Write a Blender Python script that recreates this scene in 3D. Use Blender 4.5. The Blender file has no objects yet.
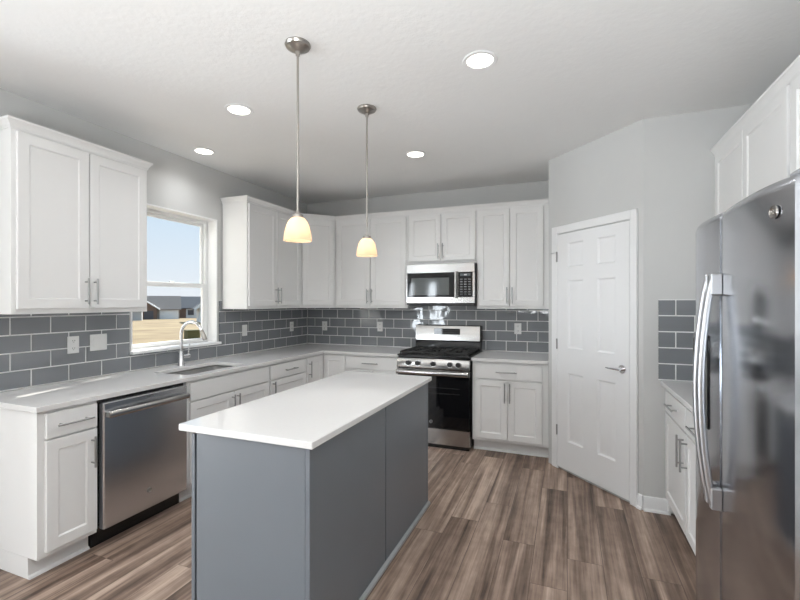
import bpy, bmesh, math, random
from mathutils import Vector, Matrix
random.seed(7)
scene = bpy.context.scene
COL = scene.collection
PI = math.pi
H = 2.737

# ------------------------------------------------------------------ camera
cam_data = bpy.data.cameras.new('camera')
cam_data.sensor_width = 36.0
cam_data.lens = 36.0 * 428.4 / 800.0
cam_data.shift_y = 2.1 / 800.0
cam_data.clip_start = 0.05
cam_data.clip_end = 500
cam = bpy.data.objects.new('camera', cam_data)
COL.objects.link(cam)
cam.location = (3.167, -4.7785, 1.4543)
cam.rotation_euler = (PI / 2, 0, 0.3717)
scene.camera = cam

# ------------------------------------------------------------------ exposure
vs = scene.view_settings
vs.view_transform = 'Standard'
vs.look = 'None'
vs.gamma = 1.0
vs.use_curve_mapping = False
vs.exposure = 0.53

# ------------------------------------------------------------------ sky
world = bpy.data.worlds.new('sky')
scene.world = world
world.use_nodes = True
wn, wl = world.node_tree.nodes, world.node_tree.links
wn.clear()
w_out = wn.new('ShaderNodeOutputWorld')
w_bg = wn.new('ShaderNodeBackground')
w_tc = wn.new('ShaderNodeTexCoord')
w_sep = wn.new('ShaderNodeSeparateXYZ')
w_ramp = wn.new('ShaderNodeValToRGB')
w_ramp.color_ramp.elements[0].position = 0.0
w_ramp.color_ramp.elements[0].color = (0.86, 0.89, 0.94, 1)
w_ramp.color_ramp.elements[1].position = 0.30
w_ramp.color_ramp.elements[1].color = (0.52, 0.73, 0.93, 1)
wl.new(w_tc.outputs['Generated'], w_sep.inputs[0])
wl.new(w_sep.outputs['Z'], w_ramp.inputs[0])
wl.new(w_ramp.outputs[0], w_bg.inputs['Color'])
wl.new(w_bg.outputs[0], w_out.inputs[0])
w_bg.inputs['Strength'].default_value = 0.72

# ------------------------------------------------------------------ sun
def lamp(name, kind, loc, direction, energy, color=(1, 1, 1), **kw):
    d = bpy.data.lights.new(name, kind)
    d.energy = energy
    d.color = color
    for k, v in kw.items():
        setattr(d, k, v)
    o = bpy.data.objects.new(name, d)
    COL.objects.link(o)
    o.location = loc
    o.rotation_euler = Vector(direction).to_track_quat('-Z', 'Y').to_euler()
    return o

lamp('sun', 'SUN', (-8, 12, 9), (0.26 * 0.84, -0.84, -0.52), 8.0, (1.0, 0.95, 0.87), angle=0.009)
# daylight through the patio door and the windows behind the camera
DAY = (0.86, 0.94, 1.0)
lamp('patio_daylight', 'AREA', (-2.90, -7.95, 1.08), (0, 1, 0.5), 235, DAY, shape='RECTANGLE', size=1.6, size_y=2.0)
lamp('living_window_daylight', 'AREA', (-1.06, -7.85, 1.35), (0, 1, 0.5), 24, DAY, shape='RECTANGLE', size=0.32, size_y=1.5)
lamp('living_window_daylight', 'AREA', (-0.42, -7.85, 1.35), (0, 1, 0.5), 30, DAY, shape='RECTANGLE', size=0.40, size_y=1.5)
lamp('side_daylight', 'AREA', (-4.50, -5.90, 1.30), (1, 0, 0.5), 120, DAY, shape='RECTANGLE', size=1.9, size_y=1.7)
lamp('ceiling_fill_light', 'AREA', (2.8, -5.45, 1.15), (0, 0, 1), 66, (0.95, 0.98, 1.0), shape='DISK', size=1.3)  # added upward fill without a fixture, brightens the ceiling
# recessed ceiling lights (the four in view and added fill over the living area)
WARM = (0.96, 0.98, 1.0)
for cx_, cy_, pw_ in ((2.737, -2.509, 24), (1.131, -2.509, 26), (0.295, -1.994, 12), (1.944, -1.272, 30), (0.5, -5.2, 30), (2.0, -5.2, 26), (0.5, -6.9, 30), (-2.2, -6.0, 30)):
    lamp('recessed_and_fill_spot', 'SPOT', (cx_, cy_, H - 0.012), (0, 0, -1), pw_, WARM, spot_size=2.5, spot_blend=1.0, shadow_soft_size=0.06)

# ================================================================== helpers
class MB:
    def __init__(self, M=None):
        self.bm = bmesh.new()
        self.M = M
    def _merge(self, tmp, mi=0):
        if self.M is not None:
            tmp.transform(self.M)
        for f in tmp.faces:
            f.material_index = mi
        me = bpy.data.meshes.new('t')
        tmp.to_mesh(me)
        tmp.free()
        self.bm.from_mesh(me)
        bpy.data.meshes.remove(me)
        return self
    def box(self, x0, x1, y0, y1, z0, z1, bev=0.0, mi=0, seg=1):
        t = bmesh.new()
        x0, x1 = min(x0, x1), max(x0, x1)
        y0, y1 = min(y0, y1), max(y0, y1)
        z0, z1 = min(z0, z1), max(z0, z1)
        v = [t.verts.new(p) for p in ((x0, y0, z0), (x1, y0, z0), (x1, y1, z0), (x0, y1, z0), (x0, y0, z1), (x1, y0, z1), (x1, y1, z1), (x0, y1, z1))]
        for f in ((3, 2, 1, 0), (4, 5, 6, 7), (0, 1, 5, 4), (1, 2, 6, 5), (2, 3, 7, 6), (3, 0, 4, 7)):
            t.faces.new([v[i] for i in f])
        if bev > 0:
            bmesh.ops.bevel(t, geom=t.edges[:], offset=bev, segments=1, affect='EDGES', profile=0.6)
        return self._merge(t, mi)
    def prism(self, pts, a, b, axis='z', bev=0.0, mi=0):
        """2-D outline pushed from a to b along an axis."""
        t = bmesh.new()
        def P(p, k):
            if axis == 'z': return (p[0], p[1], k)
            if axis == 'x': return (k, p[0], p[1])
            return (p[0], k, p[1])
        lo = [t.verts.new(P(p, a)) for p in pts]
        hi = [t.verts.new(P(p, b)) for p in pts]
        n = len(pts)
        t.faces.new(lo)
        t.faces.new(hi)
        for i in range(n):
            t.faces.new((lo[i], lo[(i + 1) % n], hi[(i + 1) % n], hi[i]))
        bmesh.ops.recalc_face_normals(t, faces=t.faces[:])
        if bev > 0:
            es = [e for e in t.edges if e.calc_face_angle(0) > 0.6]
            bmesh.ops.bevel(t, geom=es, offset=bev, segments=1, affect='EDGES', profile=0.6)
        return self._merge(t, mi)
    def slab(self, outer, holes, z0, z1, bev=0.002):
        t = bmesh.new()
        es = []
        for loop in [outer] + holes:
            vv = [t.verts.new((x, y, z0)) for x, y in loop]
            for i in range(len(vv)):
                es.append(t.edges.new((vv[i], vv[(i + 1) % len(vv)])))
        bmesh.ops.triangle_fill(t, edges=es, use_beauty=True)
        r = bmesh.ops.extrude_face_region(t, geom=t.faces[:])
        for g in r['geom']:
            if isinstance(g, bmesh.types.BMVert):
                g.co.z = z1
        bmesh.ops.recalc_face_normals(t, faces=t.faces[:])
        if bev > 0:
            ee = [e for e in t.edges if len(e.link_faces) == 2 and e.calc_face_angle(0) > 0.9]
            bmesh.ops.bevel(t, geom=ee, offset=bev, segments=1, affect='EDGES', profile=0.6)
        return self._merge(t)
    def tube(self, pts, r, n=12, mi=0, flat=None):
        """swept tube; r a number or a list; flat=(a,b) scales the section."""
        t = bmesh.new()
        pts = [Vector(p) for p in pts]
        rings = []
        ref = None
        for i, p in enumerate(pts):
            d = (pts[min(i + 1, len(pts) - 1)] - pts[max(i - 1, 0)]).normalized()
            if ref is None:
                ref = Vector((0, 0, 1)) if abs(d.z) < 0.9 else Vector((1, 0, 0))
            u = (ref - d * ref.dot(d)).normalized()
            ref = u
            w = d.cross(u)
            rr = r[i] if isinstance(r, (list, tuple)) else r
            a, b = flat if flat else (1, 1)
            rings.append([t.verts.new(p + u * math.cos(k * 2 * PI / n) * rr * a + w * math.sin(k * 2 * PI / n) * rr * b) for k in range(n)])
        for i in range(len(rings) - 1):
            for k in range(n):
                t.faces.new((rings[i][k], rings[i][(k + 1) % n], rings[i + 1][(k + 1) % n], rings[i + 1][k]))
        t.faces.new(list(reversed(rings[0])))
        t.faces.new(rings[-1])
        bmesh.ops.recalc_face_normals(t, faces=t.faces[:])
        return self._merge(t, mi)
    def cyl(self, a, b, r, n=20, mi=0):
        return self.tube([a, b], r, n, mi)
    def lathe(self, prof, c=(0, 0, 0), n=40, axis='z', closed=False, mi=0):
        t = bmesh.new()
        rings = []
        for r, h in prof:
            ring = []
            for k in range(n):
                a = 2 * PI * k / n
                x, y = r * math.cos(a), r * math.sin(a)
                p = (x, y, h) if axis == 'z' else ((x, h, y) if axis == 'y' else (h, x, y))
                ring.append(t.verts.new((p[0] + c[0], p[1] + c[1], p[2] + c[2])))
            rings.append(ring)
        m = len(rings)
        for i in range(m if closed else m - 1):
            A, B = rings[i], rings[(i + 1) % m]
            for k in range(n):
                t.faces.new((A[k], A[(k + 1) % n], B[(k + 1) % n], B[k]))
        if not closed:
            t.faces.new(list(reversed(rings[0])))
            t.faces.new(rings[-1])
        bmesh.ops.remove_doubles(t, verts=t.verts[:], dist=1e-6)
        bmesh.ops.recalc_face_normals(t, faces=t.faces[:])
        return self._merge(t, mi)
    def rings(self, loops, cap=True, mi=0):
        """bridge successive closed loops of equal length."""
        t = bmesh.new()
        R = [[t.verts.new(p) for p in L] for L in loops]
        n = len(loops[0])
        for i in range(len(R) - 1):
            for k in range(n):
                t.faces.new((R[i][k], R[i][(k + 1) % n], R[i + 1][(k + 1) % n], R[i + 1][k]))
        if cap:
            t.faces.new(R[0])
            t.faces.new(R[-1])
        bmesh.ops.recalc_face_normals(t, faces=t.faces[:])
        return self._merge(t, mi)
    def panel_slab(self, xs, zs, cells, y, th, steps, cham=0.0015):
        """a slab whose front (towards -y) carries recessed or raised panels in some grid cells."""
        t = bmesh.new()
        def q(*p):
            t.faces.new([t.verts.new(k) for k in p])
        nx, nz = len(xs) - 1, len(zs) - 1
        X = list(xs); Z = list(zs)
        X[0] += cham; X[-1] -= cham; Z[0] += cham; Z[-1] -= cham
        for i in range(nx):
            for j in range(nz):
                a, b, c, d = X[i], X[i + 1], Z[j], Z[j + 1]
                if (i, j) not in cells:
                    q((a, y, c), (b, y, c), (b, y, d), (a, y, d))
                    continue
                pi_, pd = 0.0, 0.0
                for ins, dep in steps:
                    o = [(a + pi_, y + pd, c + pi_), (b - pi_, y + pd, c + pi_), (b - pi_, y + pd, d - pi_), (a + pi_, y + pd, d - pi_)]
                    w = [(a + ins, y + dep, c + ins), (b - ins, y + dep, c + ins), (b - ins, y + dep, d - ins), (a + ins, y + dep, d - ins)]
                    for k in range(4):
                        q(o[k], o[(k + 1) % 4], w[(k + 1) % 4], w[k])
                    pi_, pd = ins, dep
                q((a + pi_, y + pd, c + pi_), (b - pi_, y + pd, c + pi_), (b - pi_, y + pd, d - pi_), (a + pi_, y + pd, d - pi_))
        x0, x1, z0, z1 = xs[0], xs[-1], zs[0], zs[-1]
        f = [(X[0], y, Z[0]), (X[-1], y, Z[0]), (X[-1], y, Z[-1]), (X[0], y, Z[-1])]
        g = [(x0, y + cham, z0), (x1, y + cham, z0), (x1, y + cham, z1), (x0, y + cham, z1)]
        h = [(x0, y + th, z0), (x1, y + th, z0), (x1, y + th, z1), (x0, y + th, z1)]
        for A, B in ((f, g), (g, h)):
            for k in range(4):
                q(A[k], A[(k + 1) % 4], B[(k + 1) % 4], B[k])
        q(*h)
        bmesh.ops.remove_doubles(t, verts=t.verts[:], dist=1e-6)
        bmesh.ops.recalc_face_normals(t, faces=t.faces[:])
        return self._merge(t)
    def build(self, name, mat, parent=None, angle=35):
        me = bpy.data.meshes.new(name)
        self.bm.to_mesh(me)
        self.bm.free()
        for m in (mat if isinstance(mat, (list, tuple)) else [mat]):
            me.materials.append(m)
        me.shade_smooth()
        me.set_sharp_from_angle(angle=math.radians(angle))
        o = bpy.data.objects.new(name, me)
        COL.objects.link(o)
        if parent is not None:
            o.parent = parent
        return o

def tag(o, label, cat, group=None):
    o['label'] = label
    o['category'] = cat
    if group: o['group'] = group
    return o
def struct(o, label=None):
    o['kind'] = 'structure'
    if label: o['label'] = label
    return o
def thing(name, label, cat, loc=(0, 0, 0), rz=0.0, group=None):
    o = bpy.data.objects.new(name, None)
    o.empty_display_size = 0.1
    COL.objects.link(o)
    o.location = loc
    o.rotation_euler = (0, 0, rz)
    return tag(o, label, cat, group)
def copy_thing(src, loc, label):
    r = src.copy(); COL.objects.link(r); r.location = loc; r['label'] = label
    for ch in list(src.children):
        c = ch.copy(); COL.objects.link(c); c.parent = r
        for g in list(ch.children):
            d = g.copy(); COL.objects.link(d); d.parent = c
    return r

# ================================================================== materials
def new_mat(name):
    m = bpy.data.materials.new(name)
    m.use_nodes = True
    nt = m.node_tree
    return m, nt.nodes, nt.links, nt.nodes['Principled BSDF']
def plain(name, col, rough=0.5, metal=0.0, spec=0.5, noise=0.03, nscale=12.0, coat=0.0, bump=0.0, bscale=200.0):
    m, n, l, b = new_mat(name)
    b.inputs['Roughness'].default_value = rough
    b.inputs['Metallic'].default_value = metal
    b.inputs['Specular IOR Level'].default_value = spec
    b.inputs['Coat Weight'].default_value = coat
    b.inputs['Coat Roughness'].default_value = 0.1
    tc = n.new('ShaderNodeTexCoord')
    tx = n.new('ShaderNodeTexNoise'); tx.inputs['Scale'].default_value = nscale; tx.inputs['Detail'].default_value = 3
    l.new(tc.outputs['Object'], tx.inputs['Vector'])
    mx = n.new('ShaderNodeMix'); mx.data_type = 'RGBA'
    mx.inputs['A'].default_value = (*[c * (1 - noise) for c in col], 1)
    mx.inputs['B'].default_value = (*[min(1, c * (1 + noise)) for c in col], 1)
    l.new(tx.outputs['Fac'], mx.inputs['Factor'])
    l.new(mx.outputs['Result'], b.inputs['Base Color'])
    if bump > 0:
        t2 = n.new('ShaderNodeTexNoise'); t2.inputs['Scale'].default_value = bscale; t2.inputs['Detail'].default_value = 4
        l.new(tc.outputs['Object'], t2.inputs['Vector'])
        bp = n.new('ShaderNodeBump'); bp.inputs['Strength'].default_value = bump; bp.inputs['Distance'].default_value = 0.004
        l.new(t2.outputs['Fac'], bp.inputs['Height'])
        l.new(bp.outputs[0], b.inputs['Normal'])
    return m
def steel(name, col, rough, axis):
    """brushed metal, the brush lines running along one axis."""
    m, n, l, b = new_mat(name)
    b.inputs['Metallic'].default_value = 1.0
    tc = n.new('ShaderNodeTexCoord')
    mp = n.new('ShaderNodeMapping')
    s = [260.0, 260.0, 260.0]; s['xyz'.index(axis)] = 2.0
    mp.inputs['Scale'].default_value = s
    l.new(tc.outputs['Object'], mp.inputs['Vector'])
    tx = n.new('ShaderNodeTexNoise'); tx.inputs['Scale'].default_value = 1.0; tx.inputs['Detail'].default_value = 2
    l.new(mp.outputs[0], tx.inputs['Vector'])
    mr = n.new('ShaderNodeMapRange'); mr.inputs['To Min'].default_value = rough * 0.8; mr.inputs['To Max'].default_value = rough * 1.25
    l.new(tx.outputs['Fac'], mr.inputs['Value'])
    l.new(mr.outputs[0], b.inputs['Roughness'])
    mx = n.new('ShaderNodeMix'); mx.data_type = 'RGBA'
    mx.inputs['A'].default_value = (*[c * 0.94 for c in col], 1); mx.inputs['B'].default_value = (*[min(1, c * 1.05) for c in col], 1)
    l.new(tx.outputs['Fac'], mx.inputs['Factor']); l.new(mx.outputs['Result'], b.inputs['Base Color'])
    return m
def emit(name, col, strength):
    m, n, l, b = new_mat(name)
    b.inputs['Base Color'].default_value = (0.8, 0.8, 0.8, 1)
    b.inputs['Emission Color'].default_value = (*col, 1)
    b.inputs['Emission Strength'].default_value = strength
    return m

M_WALL = plain('wall_paint', (0.62, 0.62, 0.61), 0.75, spec=0.25, noise=0.01, bump=0.05, bscale=90)
M_CEIL = plain('ceiling_paint', (0.88, 0.88, 0.87), 0.9, spec=0.15, noise=0.01, bump=0.42, bscale=32)
M_TRIM = plain('trim_paint', (0.86, 0.86, 0.86), 0.4, noise=0.01)
M_CAB = plain('cabinet_white', (0.83, 0.825, 0.815), 0.38, noise=0.01, nscale=4)
M_QUARTZ = plain('white_quartz', (0.77, 0.76, 0.75), 0.03, noise=0.03, nscale=70)
M_ISL = plain('island_slate_paint', (0.160, 0.176, 0.198), 0.32, noise=0.04, nscale=5)
M_GROUT = plain('grout', (0.92, 0.92, 0.91), 0.8)
M_STEEL = steel('brushed_steel', (0.52, 0.51, 0.50), 0.22, 'x')
M_STEELV = steel('brushed_steel_dark', (0.63, 0.65, 0.68), 0.23, 'x')
M_NICKEL = plain('brushed_nickel', (0.42, 0.395, 0.365), 0.30, metal=1.0)
M_PULL = plain('satin_pull_metal', (0.42, 0.42, 0.42), 0.32, metal=1.0)
def brushed_door():
    m, n, l, b = new_mat('brushed_door_steel')
    b.inputs['Base Color'].default_value = (0.50, 0.515, 0.55, 1)
    b.inputs['Metallic'].default_value = 1.0
    b.inputs['Anisotropic'].default_value = 0.85
    b.inputs['Anisotropic Rotation'].default_value = 0.0
    tg = n.new('ShaderNodeTangent'); tg.direction_type = 'RADIAL'; tg.axis = 'Z'
    l.new(tg.outputs[0], b.inputs['Tangent'])
    b.inputs['Roughness'].default_value = 0.15
    return m
M_FRIDGE = brushed_door()
M_HANDLE = plain('satin_steel_handle', (0.50, 0.505, 0.52), 0.34, metal=1.0)
M_CHROME = plain('chrome', (0.82, 0.82, 0.84), 0.09, metal=1.0)
M_BLACK = plain('black_enamel', (0.012, 0.012, 0.013), 0.22)
M_IRON = plain('cast_iron', (0.02, 0.02, 0.02), 0.55)
M_GLASSBLK = plain('black_glass', (0.006, 0.006, 0.007), 0.04, spec=0.35)
M_WINDARK = plain('microwave_glass', (0.10, 0.11, 0.112), 0.06, spec=0.5)
M_DARKPL = plain('dark_plastic', (0.03, 0.03, 0.032), 0.45)
M_GREYSIDE = plain('fridge_side_grey', (0.30, 0.30, 0.31), 0.45)
M_PLATE = plain('white_plastic', (0.84, 0.84, 0.83), 0.35)
M_SLOT = plain('socket_slot', (0.05, 0.05, 0.05), 0.6)
M_VINYL = plain('window_vinyl', (0.88, 0.88, 0.87), 0.4)
M_HINGE = plain('hinge_metal', (0.35, 0.35, 0.35), 0.35, metal=1.0)
M_SHOE = plain('shoe_trim_grey', (0.33, 0.34, 0.345), 0.5)
M_MARK = plain('button_marks', (0.55, 0.56, 0.57), 0.5)
M_UNDER = plain('raw_cabinet_underside', (0.55, 0.42, 0.30), 0.6)
M_DISP = emit('clock_digits', (1.0, 0.25, 0.12), 0.8)
M_CAN = emit('led_lens', (1.0, 0.93, 0.80), 4.0)
M_BULB = emit('lamp_bulb', (1.0, 0.86, 0.68), 8.0)

def tile_mat():
    m, n, l, b = new_mat('grey_glazed_tile')
    tc = n.new('ShaderNodeTexCoord')
    tx = n.new('ShaderNodeTexNoise'); tx.inputs['Scale'].default_value = 3.0; tx.inputs['Detail'].default_value = 3
    l.new(tc.outputs['Object'], tx.inputs['Vector'])
    mx = n.new('ShaderNodeMix'); mx.data_type = 'RGBA'
    mx.inputs['A'].default_value = (0.21, 0.22, 0.236, 1); mx.inputs['B'].default_value = (0.26, 0.27, 0.286, 1)
    l.new(tx.outputs['Fac'], mx.inputs['Factor']); l.new(mx.outputs['Result'], b.inputs['Base Color'])
    b.inputs['Roughness'].default_value = 0.05
    t2 = n.new('ShaderNodeTexNoise'); t2.inputs['Scale'].default_value = 9.0; t2.inputs['Detail'].default_value = 1
    l.new(tc.outputs['Object'], t2.inputs['Vector'])
    bp = n.new('ShaderNodeBump'); bp.inputs['Strength'].default_value = 0.12; bp.inputs['Distance'].default_value = 0.01
    l.new(t2.outputs['Fac'], bp.inputs['Height']); l.new(bp.outputs[0], b.inputs['Normal'])
    return m
M_TILE = tile_mat()

def floor_mat():
    m, n, l, b = new_mat('vinyl_planks')
    def math_(op, a, bb=None, c=None):
        x = n.new('ShaderNodeMath'); x.operation = op
        for i, v in enumerate((a, bb, c)):
            if v is None: continue
            if isinstance(v, (int, float)): x.inputs[i].default_value = v
            else: l.new(v, x.inputs[i])
        return x.outputs[0]
    tc = n.new('ShaderNodeTexCoord')
    sp = n.new('ShaderNodeSeparateXYZ'); l.new(tc.outputs['Object'], sp.inputs[0])
    W, L = 0.183, 1.22
    px = math_('DIVIDE', math_('ADD', sp.outputs['X'], -0.058), W)
    row = math_('FLOOR', px)
    wn1 = n.new('ShaderNodeTexWhiteNoise'); wn1.noise_dimensions = '1D'; l.new(row, wn1.inputs['W'])
    py = math_('ADD', math_('DIVIDE', sp.outputs['Y'], L), math_('MULTIPLY', wn1.outputs['Value'], 7.0))
    colm = math_('FLOOR', py)
    cb = n.new('ShaderNodeCombineXYZ'); l.new(row, cb.inputs[0]); l.new(colm, cb.inputs[1])
    wn2 = n.new('ShaderNodeTexWhiteNoise'); wn2.noise_dimensions = '2D'; l.new(cb.outputs[0], wn2.inputs['Vector'])
    sc = n.new('ShaderNodeSeparateColor'); l.new(wn2.outputs['Color'], sc.inputs[0])
    # grain coordinates, shifted per plank
    def grain(sx, sy, off, detail, rough=0.55, dist=0.0):
        gx = math_('MULTIPLY_ADD', sp.outputs['X'], sx, math_('MULTIPLY', sc.outputs[0], 37.0 + off))
        gy = math_('MULTIPLY_ADD', sp.outputs['Y'], sy, math_('MULTIPLY', sc.outputs[1], 53.0 + off))
        c2 = n.new('ShaderNodeCombineXYZ'); l.new(gx, c2.inputs[0]); l.new(gy, c2.inputs[1])
        t = n.new('ShaderNodeTexNoise'); t.inputs['Scale'].default_value = 1.0; t.inputs['Detail'].default_value = detail
        t.inputs['Roughness'].default_value = rough; t.inputs['Distortion'].default_value = dist
        l.new(c2.outputs[0], t.inputs['Vector'])
        return t.outputs['Fac']
    broad = grain(13.0, 0.55, 0, 2, dist=0.6)
    fine = grain(70.0, 2.2, 11, 5, 0.65)
    cross = grain(14.0, 9.0, 5, 4)
    v = math_('ADD', math_('MULTIPLY', broad, 1.55), math_('MULTIPLY', fine, 0.75))
    v = math_('ADD', v, math_('MULTIPLY', cross, 0.35))
    v = math_('ADD', v, math_('MULTIPLY', sc.outputs[2], 0.22))
    v = math_('SUBTRACT', v, 0.93)
    rp = n.new('ShaderNodeValToRGB')
    e = rp.color_ramp.elements
    e[0].position = 0.10; e[0].color = (0.075, 0.050, 0.038, 1)
    e[1].position = 0.90; e[1].color = (0.58, 0.445, 0.355, 1)
    k = e.new(0.36); k.color = (0.20, 0.138, 0.105, 1)
    k = e.new(0.60); k.color = (0.345, 0.25, 0.196, 1)
    l.new(v, rp.inputs[0])
    # seams
    fx = math_('FRACT', px); fy = math_('FRACT', py)
    ex = math_('MINIMUM', fx, math_('SUBTRACT', 1.0, fx))
    ey = math_('MINIMUM', fy, math_('SUBTRACT', 1.0, fy))
    sx_ = math_('LESS_THAN', ex, 0.010); sy_ = math_('LESS_THAN', ey, 0.0013)
    seam = math_('MAXIMUM', sx_, sy_)
    mx = n.new('ShaderNodeMix'); mx.data_type = 'RGBA'
    l.new(math_('MULTIPLY', seam, 0.6), mx.inputs['Factor'])
    l.new(rp.outputs[0], mx.inputs['A']); mx.inputs['B'].default_value = (0.04, 0.028, 0.022, 1)
    l.new(mx.outputs['Result'], b.inputs['Base Color'])
    b.inputs['Roughness'].default_value = 0.42
    b.inputs['Specular IOR Level'].default_value = 0.35
    bp = n.new('ShaderNodeBump'); bp.inputs['Strength'].default_value = 0.15; bp.inputs['Distance'].default_value = 0.002
    l.new(math_('SUBTRACT', fine, math_('MULTIPLY', seam, 1.0)), bp.inputs['Height'])
    l.new(bp.outputs[0], b.inputs['Normal'])
    return m
M_FLOOR = floor_mat()

def pane_mat():
    m = bpy.data.materials.new('window_glass'); m.use_nodes = True
    n, l = m.node_tree.nodes, m.node_tree.links
    n.clear()
    o = n.new('ShaderNodeOutputMaterial'); mx = n.new('ShaderNodeMixShader')
    t = n.new('ShaderNodeBsdfTransparent'); t.inputs[0].default_value = (0.97, 0.98, 0.98, 1)
    g = n.new('ShaderNodeBsdfGlossy'); g.inputs['Roughness'].default_value = 0.02
    f = n.new('ShaderNodeFresnel'); f.inputs[0].default_value = 1.15
    ge = n.new('ShaderNodeNewGeometry'); iv = n.new('ShaderNodeMath'); iv.operation = 'SUBTRACT'; iv.inputs[0].default_value = 1.0
    ml = n.new('ShaderNodeMath'); ml.operation = 'MULTIPLY'
    l.new(ge.outputs['Backfacing'], iv.inputs[1]); l.new(iv.outputs[0], ml.inputs[0]); l.new(f.outputs[0], ml.inputs[1])
    l.new(ml.outputs[0], mx.inputs[0]); l.new(t.outputs[0], mx.inputs[1]); l.new(g.outputs[0], mx.inputs[2])
    l.new(mx.outputs[0], o.inputs[0])
    return m
M_PANE = pane_mat()

def shade_mat():
    m = bpy.data.materials.new('alabaster_glass'); m.use_nodes = True
    n, l = m.node_tree.nodes, m.node_tree.links
    n.clear()
    o = n.new('ShaderNodeOutputMaterial')
    tr = n.new('ShaderNodeBsdfTranslucent'); tr.inputs[0].default_value = (0.97, 0.82, 0.67, 1)
    df = n.new('ShaderNodeBsdfPrincipled'); df.inputs['Base Color'].default_value = (0.90, 0.74, 0.58, 1); df.inputs['Roughness'].default_value = 0.3
    tc = n.new('ShaderNodeTexCoord'); tx = n.new('ShaderNodeTexNoise'); tx.inputs['Scale'].default_value = 22; tx.inputs['Detail'].default_value = 4
    l.new(tc.outputs['Object'], tx.inputs['Vector'])
    mr = n.new('ShaderNodeMapRange'); mr.inputs['To Min'].default_value = 0.45; mr.inputs['To Max'].default_value = 0.65
    l.new(tx.outputs['Fac'], mr.inputs['Value'])
    mx = n.new('ShaderNodeMixShader')
    l.new(mr.outputs[0], mx.inputs[0]); l.new(df.outputs[0], mx.inputs[1]); l.new(tr.outputs[0], mx.inputs[2])
    l.new(mx.outputs[0], o.inputs[0])
    return m
M_SHADE = shade_mat()

# ================================================================== room shell
YR = -7.6       # wall behind the camera
XR = 4.415      # right wall
XL = -4.25      # far wall of the living area, which opens to the left behind the camera
YJ = -4.25      # the kitchen's left wall ends here
PD = (3.012, -0.672)   # pantry diagonal, far end
PE = (3.665, -1.363)   # pantry diagonal, near end
TW = 0.16
PLAN = [(XR + 0.12, YR - 0.15), (XR + 0.12, 0.12), (-TW, 0.12), (-TW, YJ + TW), (XL - 0.15, YJ + TW), (XL - 0.15, YR - 0.15)]
b = MB(); b.prism(PLAN, -0.12, 0.0)
struct(b.build('floor', M_FLOOR))
b = MB(); b.prism(PLAN, H, H + 0.15)
struct(b.build('ceiling', M_CEIL))
WY0, WY1, WZ0, WZ1 = -2.432, -1.548, 1.070, 2.252
def wall_with_holes(b, axis, base, thick, a0, a1, z0, z1, holes):
    """a wall sheet in pieces around rectangular openings (a_lo, a_hi, z_lo, z_hi)."""
    cuts = sorted(set([a0, a1] + [h[0] for h in holes] + [h[1] for h in holes]))
    for s, e in zip(cuts[:-1], cuts[1:]):
        hs = [h for h in holes if h[0] <= s and h[1] >= e]
        spans = [(z0, z1)] if not hs else [(z0, hs[0][2]), (hs[0][3], z1)]
        for lo, hi in spans:
            if hi - lo < 1e-4: continue
            if axis == 'x': b.box(base, base + thick, s, e, lo, hi)
            else: b.box(s, e, base, base + thick, lo, hi)
b = MB()
wall_with_holes(b, 'x', -TW, TW, YJ, 0.0, 0.0, H, [(WY0, WY1, WZ0, WZ1)])
struct(b.build('wall_left', M_WALL))
b = MB(); b.box(-TW, XR + 0.1, 0.0, 0.12, 0, H)
struct(b.build('wall_back', M_WALL))
b = MB(); b.box(XR, XR + 0.12, YR, 0.0, 0, H)
struct(b.build('wall_right', M_WALL))
b = MB()
wall_with_holes(b, 'y', YR - 0.15, 0.15, XL, XR + 0.12, 0.0, H, [(-3.75, -2.05, 0.0, 2.1), (-1.22, -0.90, 0.6, 2.1), (-0.62, -0.22, 0.6, 2.1)])
struct(b.build('wall_rear', M_WALL))
b = MB(); b.box(XL, -TW, YJ, YJ + TW, 0, H)
struct(b.build('wall_living', M_WALL))
b = MB()
wall_with_holes(b, 'x', XL - 0.15, 0.15, YR, YJ + TW, 0.0, H, [(-6.9, -4.9, 0.45, 2.15)])
struct(b.build('wall_living_left', M_WALL))
# pantry: one closed block of wall in the far right corner, with the door in its slanted face
b = MB()
PANG = math.atan2(PE[1] - PD[1], PE[0] - PD[0])
b.prism([(PD[0], -0.001), PD, PE, (XR - 0.001, PE[1]), (XR - 0.001, -0.001)], 0.0, H)
struct(b.build('wall_pantry', M_WALL))

# rear and side openings: plain frames
def sash_window(name, axis, base, a0, a1, z0, z1, mull):
    b = MB()
    def bx(s, e, lo, hi):
        if axis == 'x': b.box(base - 0.03, base + 0.03, s, e, lo, hi, 0.003)
        else: b.box(s, e, base - 0.03, base + 0.03, lo, hi, 0.003)
    f = 0.055
    bx(a0, a0 + f, z0, z1); bx(a1 - f, a1, z0, z1); bx(a0 + f, a1 - f, z0, z0 + f); bx(a0 + f, a1 - f, z1 - f, z1)
    for k in mull:
        bx(k - 0.035, k + 0.035, z0 + f, z1 - f)
    return struct(b.build(name, M_VINYL))
sash_window('door_2', 'y', YR - 0.07, -3.748, -2.052, 0.002, 2.098, [-2.9])
sash_window('window_2', 'y', YR - 0.07, -1.218, -0.902, 0.602, 2.098, [])
sash_window('window_4', 'y', YR - 0.07, -0.618, -0.222, 0.602, 2.098, [])
sash_window('window_3', 'x', XL - 0.07, -6.898, -4.902, 0.452, 2.148, [-5.9])

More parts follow.
